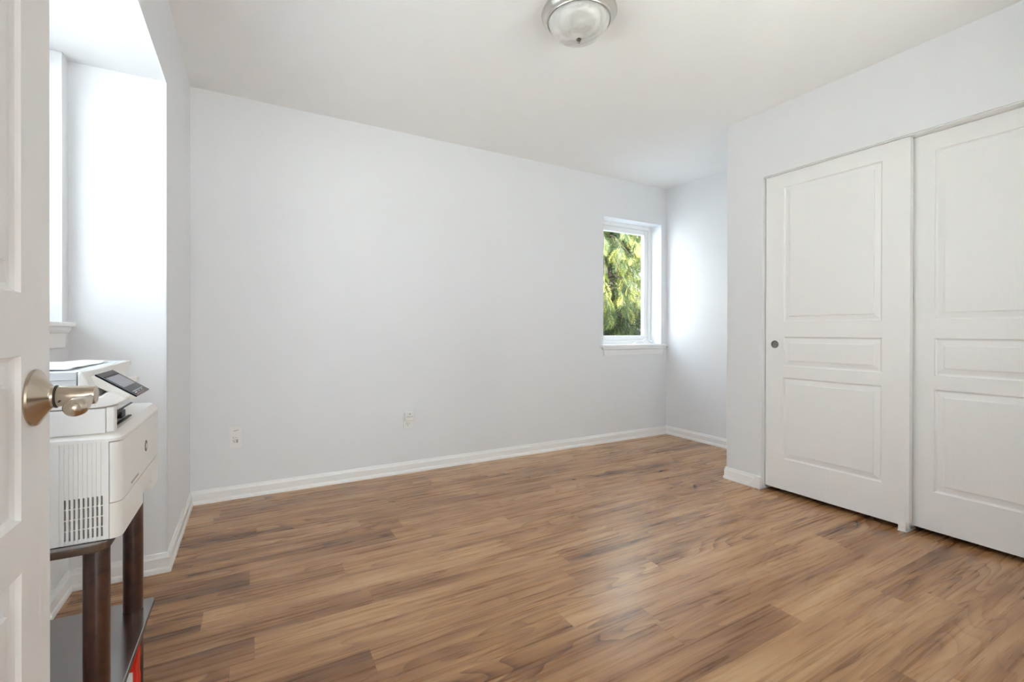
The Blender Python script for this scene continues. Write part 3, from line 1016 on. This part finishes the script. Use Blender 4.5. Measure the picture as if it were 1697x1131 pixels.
box(bm, X0 + 0.03, X1 - 0.006, Y0r - 0.0022, Y0r - 0.0012, Z0r + 0.02, Z0r + 0.158)
tag(obj('label_panel', bm, M['paper'], ream_body), 'white label on the red wrapper')

# ================================================================== PRINTER
PX0, PX1, PY0, PY1 = -0.602, -0.220, 1.150, 1.570
ZP = 0.6185
pr = empty('printer', ((PX0 + PX1) / 2, (PY0 + PY1) / 2, ZP))
tag(pr, 'white multifunction laser printer with a tilted touch panel on the dark side table', 'printer')
XS = -0.238        # seam between the chassis and the rounded front
# chassis: recessed core behind the side skin
bm = bmesh.new()
box(bm, PX0, XS - 0.0005, PY0 + 0.012, PY1, ZP + 0.0005, 0.8105)
obj('chassis', bm, M['printer'], pr, bevel=0.003)
# side skin with grooves above and a vent grille below
bm = bmesh.new()
yk0, yk1 = PY0, PY0 + 0.0115
GX0, GX1 = -0.3130, -0.2475
box(bm, PX0, GX0, yk0, yk1, ZP + 0.0008, 0.8105)
box(bm, GX1, XS - 0.0006, yk0, yk1, ZP + 0.0008, 0.8105)
box(bm, GX0, GX1, yk0, yk1, 0.8085, 0.8105)
NG = 10
pitch = (GX1 - GX0) / NG
zs = [0.6255, 0.645, 0.665, 0.685, 0.7045]
for i in range(NG):
    a = GX0 + i * pitch
    box(bm, a, a + pitch * 0.56, yk0, yk1, ZP + 0.0008, 0.8085)            # rib
    box(bm, a + pitch * 0.56, a + pitch, yk0 + 0.0014, yk1, 0.7055, 0.8085)  # shallow groove floor
    box(bm, a + pitch * 0.56, a + pitch, yk0 + 0.0010, yk1, ZP + 0.0008, 0.6245)
    if i == 0:
        box(bm, a + pitch * 0.56, a + pitch, yk0 + 0.0014, yk1, 0.6245, 0.7055)
        continue
    for z in zs:
        box(bm, a + pitch * 0.56, a + pitch, yk0 + 0.0012, yk0 + 0.004, z - 0.0011, z + 0.0011)
skin = obj('side_panel', bm, M['printer'], pr)
bm = bmesh.new()
box(bm, GX0 + pitch, GX1, yk0 + 0.0095, yk0 + 0.0118, 0.6245, 0.7055)
tag(obj('vent_slots', bm, M['vent_dark'], skin), 'dark vent slots')

# rounded front pieces: shared outline
def front_outline(x_in, inset=0.0, n=8):
    r = 0.020
    x1 = PX1 - inset
    pts = [(x_in, PY0 + inset)]
    for k in range(n + 1):
        t = -PI / 2 + (PI / 2) * k / n
        pts.append((x1 - r * 0.85 + r * 0.85 * math.cos(t), PY0 + inset + r + r * math.sin(t)))
    for k in range(n + 1):
        t = (PI / 2) * k / n
        pts.append((x1 - r * 0.85 + r * 0.85 * math.cos(t), PY1 - inset - r + r * math.sin(t)))
    pts.append((x_in, PY1 - inset))
    return pts
# front cover
bm = bmesh.new()
prism(bm, front_outline(XS + 0.0004), 'z', 0.6885, 0.8042)
fc = obj('front_cover', bm, M['printer'], pr, bevel=0.0012, smooth=30)
bm = bmesh.new()   # grip groove
box(bm, PX1 - 0.001, PX1 + 0.0005, 1.236, 1.306, 0.6975, 0.7015)
obj('grip_groove', bm, M['greymark'], fc)
# paper tray with a scooped handle
bm = bmesh.new()
fo = front_outline(XS + 0.0004)
def clip(pts, lo, hi):
    """split the outline into a y-range (the front is a straight line there)"""
    out = [p for p in pts if lo - 1e-6 <= p[1] <= hi + 1e-6]
    return out
left = [p for p in fo if p[1] <= 1.30]
prism(bm, left + [(PX1, 1.355), (XS + 0.0004, 1.355)], 'z', ZP + 0.0006, 0.6868)
right = [p for p in fo if p[1] > 1.40]
prism(bm, [(XS + 0.0004, 1.460), (PX1, 1.460)] + right, 'z', ZP + 0.0006, 0.6868)
prism(bm, [(XS + 0.0004, 0.6868), (PX1, 0.6868), (PX1, 0.644), (PX1 - 0.0115, 0.6235), (PX1 - 0.013, ZP + 0.0006), (XS + 0.0004, ZP + 0.0006)], 'y', 1.355, 1.460)
obj('paper_tray', bm, M['printer'], pr, smooth=30)
# emblem: dark disc with a slanted light letter pair
ex = PX1
bm = bmesh.new()
lathe(bm, [(0, -0.0008), (0.0128, -0.0008), (0.0135, 0.0002), (0.0135, 0.001)], (ex - 0.0002, 1.391, 0.7440), 'x', 40)
for v in bm.verts: v.co.x = 2 * (ex - 0.0002) - v.co.x
emb = obj('emblem', bm, M['black_matt'], fc, smooth=30)
tag(emb, 'round dark emblem with two slanted light letters')
bm = bmesh.new()
def stroke(y0, z0, y1, z1, w):
    X = ex + 0.0007
    y0, z0, y1, z1 = [c_ + (v_ - c_) * 0.78 for v_, c_ in ((y0, ey), (z0, ez), (y1, ey), (z1, ez))]
    d = Vector((y1 - y0, z1 - z0)); n = Vector((-d.y, d.x)).normalized() * w / 2
    q = [(y0 + n.x, z0 + n.y), (y0 - n.x, z0 - n.y), (y1 - n.x, z1 - n.y), (y1 + n.x, z1 + n.y)]
    prism(bm, q, 'x', X - 0.0004, X + 0.0004)
ey, ez = 1.391, 0.7440
sl = 0.30
def S(y0, z0, y1, z1, w=0.0014): stroke(ey + y0 + sl * z0, ez + z0, ey + y1 + sl * z1, ez + z1, w)
S(-0.0080, -0.0060, -0.0080, 0.0115); S(-0.0080, 0.0046, -0.0026, 0.0046); S(-0.0026, -0.0060, -0.0026, 0.0052)
S(0.0022, -0.0118, 0.0022, 0.0052); S(0.0022, 0.0046, 0.0080, 0.0046); S(0.0080, 0.0052, 0.0080, -0.0060); S(0.0022, -0.0052, 0.0080, -0.0052)
obj('emblem_letters', bm, M['plate'], emb)

# top cover: band all round + bevelled front + flat top
bm = bmesh.new()
lo = front_outline(PX0, -0.0010)
hi = front_outline(PX0, 0.0100)
A = [bm.verts.new((x, y, 0.8062 if x > XS - 0.02 else 0.8115)) for x, y in lo]
B = [bm.verts.new((x, y, 0.8120 if x > XS - 0.02 else 0.8215)) for x, y in lo]
Cc = [bm.verts.new((x, y, 0.8255)) for x, y in hi]
n = len(lo)
for a, b in ((A, B), (B, Cc)):
    for i in range(n): bm.faces.new((a[i], a[(i + 1) % n], b[(i + 1) % n], b[i]))
bm.faces.new(Cc); bm.faces.new(list(reversed(A)))
obj('top_cover', bm, M['printer'], pr, smooth=30)
# upper side walls, front post and back of the output bay
bm = bmesh.new()
box(bm, PX0, -0.2435, PY0 + 0.001, PY0 + 0.020, 0.8225, 0.8700)
box(bm, PX0, -0.300, PY1 - 0.030, PY1 - 0.004, 0.8250, 0.8700)
box(bm, PX0, PX0 + 0.03, PY0 + 0.02, PY1 - 0.03, 0.8250, 0.8700)
obj('upper_side', bm, M['printer'], pr, bevel=0.0015)
bm = bmesh.new()
box(bm, -0.2430, -0.2300, PY0 + 0.001, PY0 + 0.022, 0.8240, 0.8718)
obj('front_post', bm, M['printer'], pr, bevel=0.0025)
bm = bmesh.new()
box(bm, -0.420, -0.400, PY0 + 0.021, PY1 - 0.031, 0.8257, 0.8700)
box(bm, -0.400, -0.262, PY0 + 0.0235, 1.30, 0.8257, 0.8290)
obj('output_bay', bm, M['black_matt'], pr)
# output tray flap: two thin dark blades with a dark bar between
bm = bmesh.new()
prism(bm, [(-0.262, 0.8265), (-0.2590, 0.8265), (-0.2435, 0.8490), (-0.2465, 0.8490)], 'y', 1.195, 1.300)
box(bm, -0.2480, -0.2440, 1.190, 1.385, 0.8490, 0.8512)
box(bm, -0.2440, -0.2380, 1.176, 1.340, 0.8262, 0.8284)
box(bm, -0.2560, -0.2480, 1.300, 1.335, 0.8270, 0.8420)
obj('output_flap', bm, M['black_matt'], pr)

# scanner unit
bm = bmesh.new()
prism(bm, [(PX0, 0.8720), (-0.256, 0.8720), (-0.262, 0.8880), (-0.267, 0.9110), (PX0, 0.9110)], 'y', PY0, 1.455)
obj('scanner_base', bm, M['printer'], pr, bevel=0.0015)
bm = bmesh.new()   # arm under the control panel
prism(bm, [(-0.272, 0.8722), (-0.252, 0.8722), (-0.240, 0.8735), (-0.228, 0.8765), (-0.2175, 0.8815), (-0.2120, 0.8860), (-0.214, 0.8895), (-0.2420, 0.9010), (-0.250, 0.8935), (-0.272, 0.8900)], 'y', PY0 + 0.001, 1.315)
obj('panel_arm', bm, M['printer'], pr, bevel=0.002, smooth=30)
# lid: side block + front block, underside rising to the far end
bm = bmesh.new()
prism(bm, [(PY0 + 0.001, 0.9118), (1.440, 0.9118), (1.546, 0.9285), (1.546, 0.9415), (PY0 + 0.001, 0.9415)], 'x', PX0, -0.2855)
obj('lid', bm, M['printer_cool'], pr, bevel=0.0012)
bm = bmesh.new()
box(bm, PX0 + 0.01, -0.2860, PY0 - 0.0004, PY0 + 0.0015, 0.9262, 0.9270)
obj('lid_seam', bm, M['greymark'], pr)
bm = bmesh.new()
A = [bm.verts.new(p) for p in ((-0.2835, PY0, 0.8905), (-0.2835, 1.440, 0.9055), (-0.2835, 1.548, 0.9275), (-0.2835, 1.548, 0.9420), (-0.2835, PY0, 0.9420))]
B = [bm.verts.new(p) for p in ((-0.2590, PY0, 0.8905), (-0.2690, 1.440, 0.9055), (-0.2760, 1.548, 0.9275), (-0.2760, 1.548, 0.9405), (-0.2760, PY0, 0.9400))]
bm.faces.new(A); bm.faces.new(list(reversed(B)))
for i in range(5): bm.faces.new((A[i], A[(i + 1) % 5], B[(i + 1) % 5], B[i]))
obj('lid_front', bm, M['printer'], pr, bevel=0.003, smooth=30)
bm = bmesh.new()   # small far block below the lid
prism(bm, [(-0.300, 0.8850), (-0.2460, 0.8850), (-0.2440, 0.9060), (-0.300, 0.9060)], 'y', 1.435, 1.465)
obj('lid_hinge_block', bm, M['printer'], pr, bevel=0.0015)

# control panel: tilted slab
ang = math.atan2(0.046, 0.064)
c, s = math.cos(ang), math.sin(ang)
BX, BZ = -0.2680, 0.9315                      # rear top edge
CY0, CY1, CLEN = 1.186, 1.318, 0.0800
def Q(u, y, d): return (BX + u * c - d * s, y, BZ - u * s - d * c)
def slab(bm, u0, u1, y0, y1, d0, d1):
    vs = [bm.verts.new(Q(u, y, d)) for d in (d0, d1) for y in (y0, y1) for u in (u0, u1)]
    for q in ((0, 2, 3, 1), (4, 5, 7, 6), (0, 1, 5, 4), (2, 6, 7, 3), (0, 4, 6, 2), (1, 3, 7, 5)):
        bm.faces.new([vs[i] for i in q])
bm = bmesh.new()
outl = [(0.000, 0.0005), (CLEN, 0.0005), (CLEN, 0.0035), (CLEN - 0.006, 0.0100), (CLEN - 0.018, 0.0135), (0.012, 0.0165), (0.003, 0.0145), (-0.003, 0.0085), (-0.0025, 0.0025)]
A = [bm.verts.new(Q(u, CY0, d)) for u, d in outl]
B = [bm.verts.new(Q(u, CY1, d)) for u, d in outl]
bm.faces.new(A); bm.faces.new(list(reversed(B)))
for i in range(len(outl)): bm.faces.new((A[i], B[i], B[(i + 1) % len(outl)], A[(i + 1) % len(outl)]))
cp = obj('control_panel', bm, M['printer'], pr, bevel=0.0012, smooth=35)
bm = bmesh.new()
slab(bm, 0.0, CLEN, CY0 + 0.0005, CY1 - 0.0005, -0.0022, 0.0006)
tag(obj('panel_glass', bm, M['black'], cp, bevel=0.0012), 'glossy black touch panel face')
bm = bmesh.new()
slab(bm, 0.0130, 0.0505, CY0 + 0.014, CY1 - 0.014, -0.0026, -0.0021)
tag(obj('screen', bm, M['lcd'], cp), 'grey display area')
bm = bmesh.new()
slab(bm, 0.0125, 0.0165, CY0 + 0.014, CY1 - 0.014, -0.0028, -0.0022)
obj('status_bar', bm, M['black_matt'], cp)
for u0, u1, y0, y1, mt in ((0.0662, 0.0675, 0.020, 0.112, 'lcd_mark'), (0.0700, 0.0725, 0.022, 0.040, 'lcd_mark'), (0.0700, 0.0720, 0.056, 0.062, 'lcd_mark'), (0.0700, 0.0720, 0.086, 0.092, 'lcd_mark'),
                           (0.0755, 0.0768, 0.018, 0.090, 'lcd_red')):
    bm = bmesh.new()
    slab(bm, u0, u1, CY0 + y0, CY0 + y1, -0.0026, -0.0021)
    obj('panel_mark', bm, M[mt], cp)
bm = bmesh.new()
box(bm, -0.2225, -0.2160, 1.195, 1.305, 0.8835, 0.8865)
obj('panel_hinge', bm, M['black_matt'], cp)

# loose white sheet lying on the lid
bm = bmesh.new()
nx, ny = 30, 30
rr = random.Random(5)
grid = []
for i in range(nx + 1):
    row = []
    for j in range(ny + 1):
        u, v = i / nx, j / ny
        x = -0.570 + 0.265 * u
        y = 1.190 + 0.300 * v
        z = 0.9425 + 0.0016 * (1 + math.sin(9 * u + 3 * v) * math.sin(6 * v - 2 * u)) + 0.0010 * (1 + math.sin(23 * u - 17 * v))
        row.append(bm.verts.new((x, y, z)))
    grid.append(row)
for i in range(nx):
    for j in range(ny):
        bm.faces.new((grid[i][j], grid[i + 1][j], grid[i + 1][j + 1], grid[i][j + 1]))
sh = obj('paper_sheet', bm, M['paper'], None, smooth=60)
so = sh.modifiers.new('thickness', 'SOLIDIFY'); so.thickness = 0.0005; so.offset = 1
tag(sh, 'rumpled white sheet lying on top of the printer lid', 'paper')

# ================================================================== OUTSIDE
GZ = -0.45
bm = bmesh.new()
box(bm, -40, 45, -30, 45, GZ - 0.1, GZ)
tag(obj('ground', bm, M['ground']), 'unseen ground outside, made pale to bounce sunlight indoors', 'ground', kind='structure')

def cedar(loc, height, spread, n_sprays, seed, label, zlo, zhi, aim=None):
    """a drooping conifer: trunk, bare twigs and hanging leaf sprays; the sprays are small fronds of scale-leaf cards"""
    r = random.Random(seed)
    e = empty('cedar_tree', loc)
    tag(e, label, 'tree')
    ox, oy, oz = loc
    bm = bmesh.new()
    sweep(bm, [(ox + 0.05 * math.sin(k), oy + 0.04 * math.cos(2 * k), oz + height * k / 8) for k in range(9)],
          [(0.17 * (1 - k / 9), 0.17 * (1 - k / 9)) for k in range(9)], 12, up=(0, 1, 0))
    obj('trunk', bm, M['bark'], e, smooth=50)
    boughs = []
    bm = bmesh.new()
    nb = n_sprays // 30
    for k in range(nb):
        a = r.uniform(0, 2 * PI)
        z = oz + r.uniform(zlo, zhi)
        L_ = spread * (1.08 - 0.75 * (z - oz) / height) * r.uniform(0.75, 1.1)
        pts = []
        for t in range(7):
            q = t / 6
            rad = L_ * q
            pts.append(Vector((ox + rad * math.cos(a), oy + rad * math.sin(a), z + 0.12 * L_ * math.sin(q * 2.2) - 0.42 * L_ * q * q)))
        boughs.append(pts)
        sweep(bm, pts, [(0.013 * (1 - 0.85 * t / 6), 0.013 * (1 - 0.85 * t / 6)) for t in range(7)], 5)
        for _ in range(2):
            p = pts[r.randint(2, 5)]
            d = Vector((r.uniform(-1, 1), r.uniform(-1, 1), r.uniform(-0.5, 0.6))).normalized() * r.uniform(0.18, 0.4)
            sweep(bm, [p, p + d * 0.5 + Vector((0, 0, 0.02)), p + d], [(0.004, 0.004), (0.003, 0.003), (0.0015, 0.0015)], 4)
    obj('branches', bm, M['twig'], e)
    verts, faces, cols = [], [], []
    inv = Vector(loc)
    for k in range(n_sprays):
        pts = r.choice(boughs)
        q = r.uniform(0.22, 1.0) * 6
        i = min(5, int(q)); f = q - i
        p = pts[i].lerp(pts[i + 1], f)
        out = (pts[i + 1] - pts[i]).normalized()
        side = out.cross(Vector((0, 0, 1))).normalized()
        sgn = r.choice((-1, 1))
        d = (out * r.uniform(0.2, 0.7) + side * sgn * r.uniform(0.2, 0.9) + Vector((0, 0, -r.uniform(0.7, 1.9)))).normalized()
        L_ = r.uniform(0.10, 0.28)
        w = d.cross(Vector((r.uniform(-1, 1), r.uniform(-1, 1), r.uniform(-0.3, 0.3)))).normalized()
        base = min(1, max(0, r.gauss(0.36, 0.22)))
        m_ = 12
        for t in range(m_):
            u = (t + 0.3) / m_
            c0 = p + d * (L_ * u) + Vector((0, 0, -0.10 * L_ * u * u))
            half = L_ * 0.36 * math.sin(PI * (0.16 + 0.80 * u))
            for sg in (-1, 1):
                dd = (w * sg + d * 0.85 + Vector((r.uniform(-.25, .25), r.uniform(-.25, .25), r.uniform(-.35, .1)))).normalized()
                nn = dd.cross(d)
                if nn.length < 1e-4: nn = Vector((0, 0, 1))
                wd_ = dd.cross(nn).normalized() * (0.0020 + 0.022 * half)
                tip = c0 + dd * half
                b_ = len(verts)
                verts += [tuple(c0 - wd_ * 0.5 - inv), tuple(c0.lerp(tip, .55) - wd_ - inv), tuple(tip - inv), tuple(c0.lerp(tip, .5) + wd_ - inv)]
                faces.append((b_, b_ + 1, b_ + 2, b_ + 3))
                cv = min(1, max(0, base + 0.22 * u + r.uniform(-0.08, 0.08)))
                cols += [cv] * 4
    me = bpy.data.meshes.new('foliage')
    me.from_pydata(verts, [], faces)
    at = me.attributes.new('leaf', 'FLOAT', 'POINT')
    at.data.foreach_set('value', cols)
    me.materials.append(M['leaf'])
    fo_ = bpy.data.objects.new('foliage', me)
    COL.objects.link(fo_)
    fo_.parent = e
    return e
cedar((5.75, 6.7, GZ), 8.5, 1.30, 13000, 21, 'sunlit drooping cedar right outside the small window', 0.5, 3.9)
cedar((8.3, 9.5, GZ), 8.0, 1.9, 8000, 22, 'darker cedar behind and right of the sunlit one, outside the window', 0.3, 4.8)
cedar((11.4, 13.4, GZ), 9.0, 2.0, 3000, 23, 'shaded cedar farthest back among the trees outside', 0.3, 5.5)
cedar((2.2, 7.4, GZ), 8.0, 1.6, 3500, 24, 'unseen cedar added left of the sunlit one to dim the right wall', 0.3, 4.8)  # added to block skylight reaching the wall beside the small window
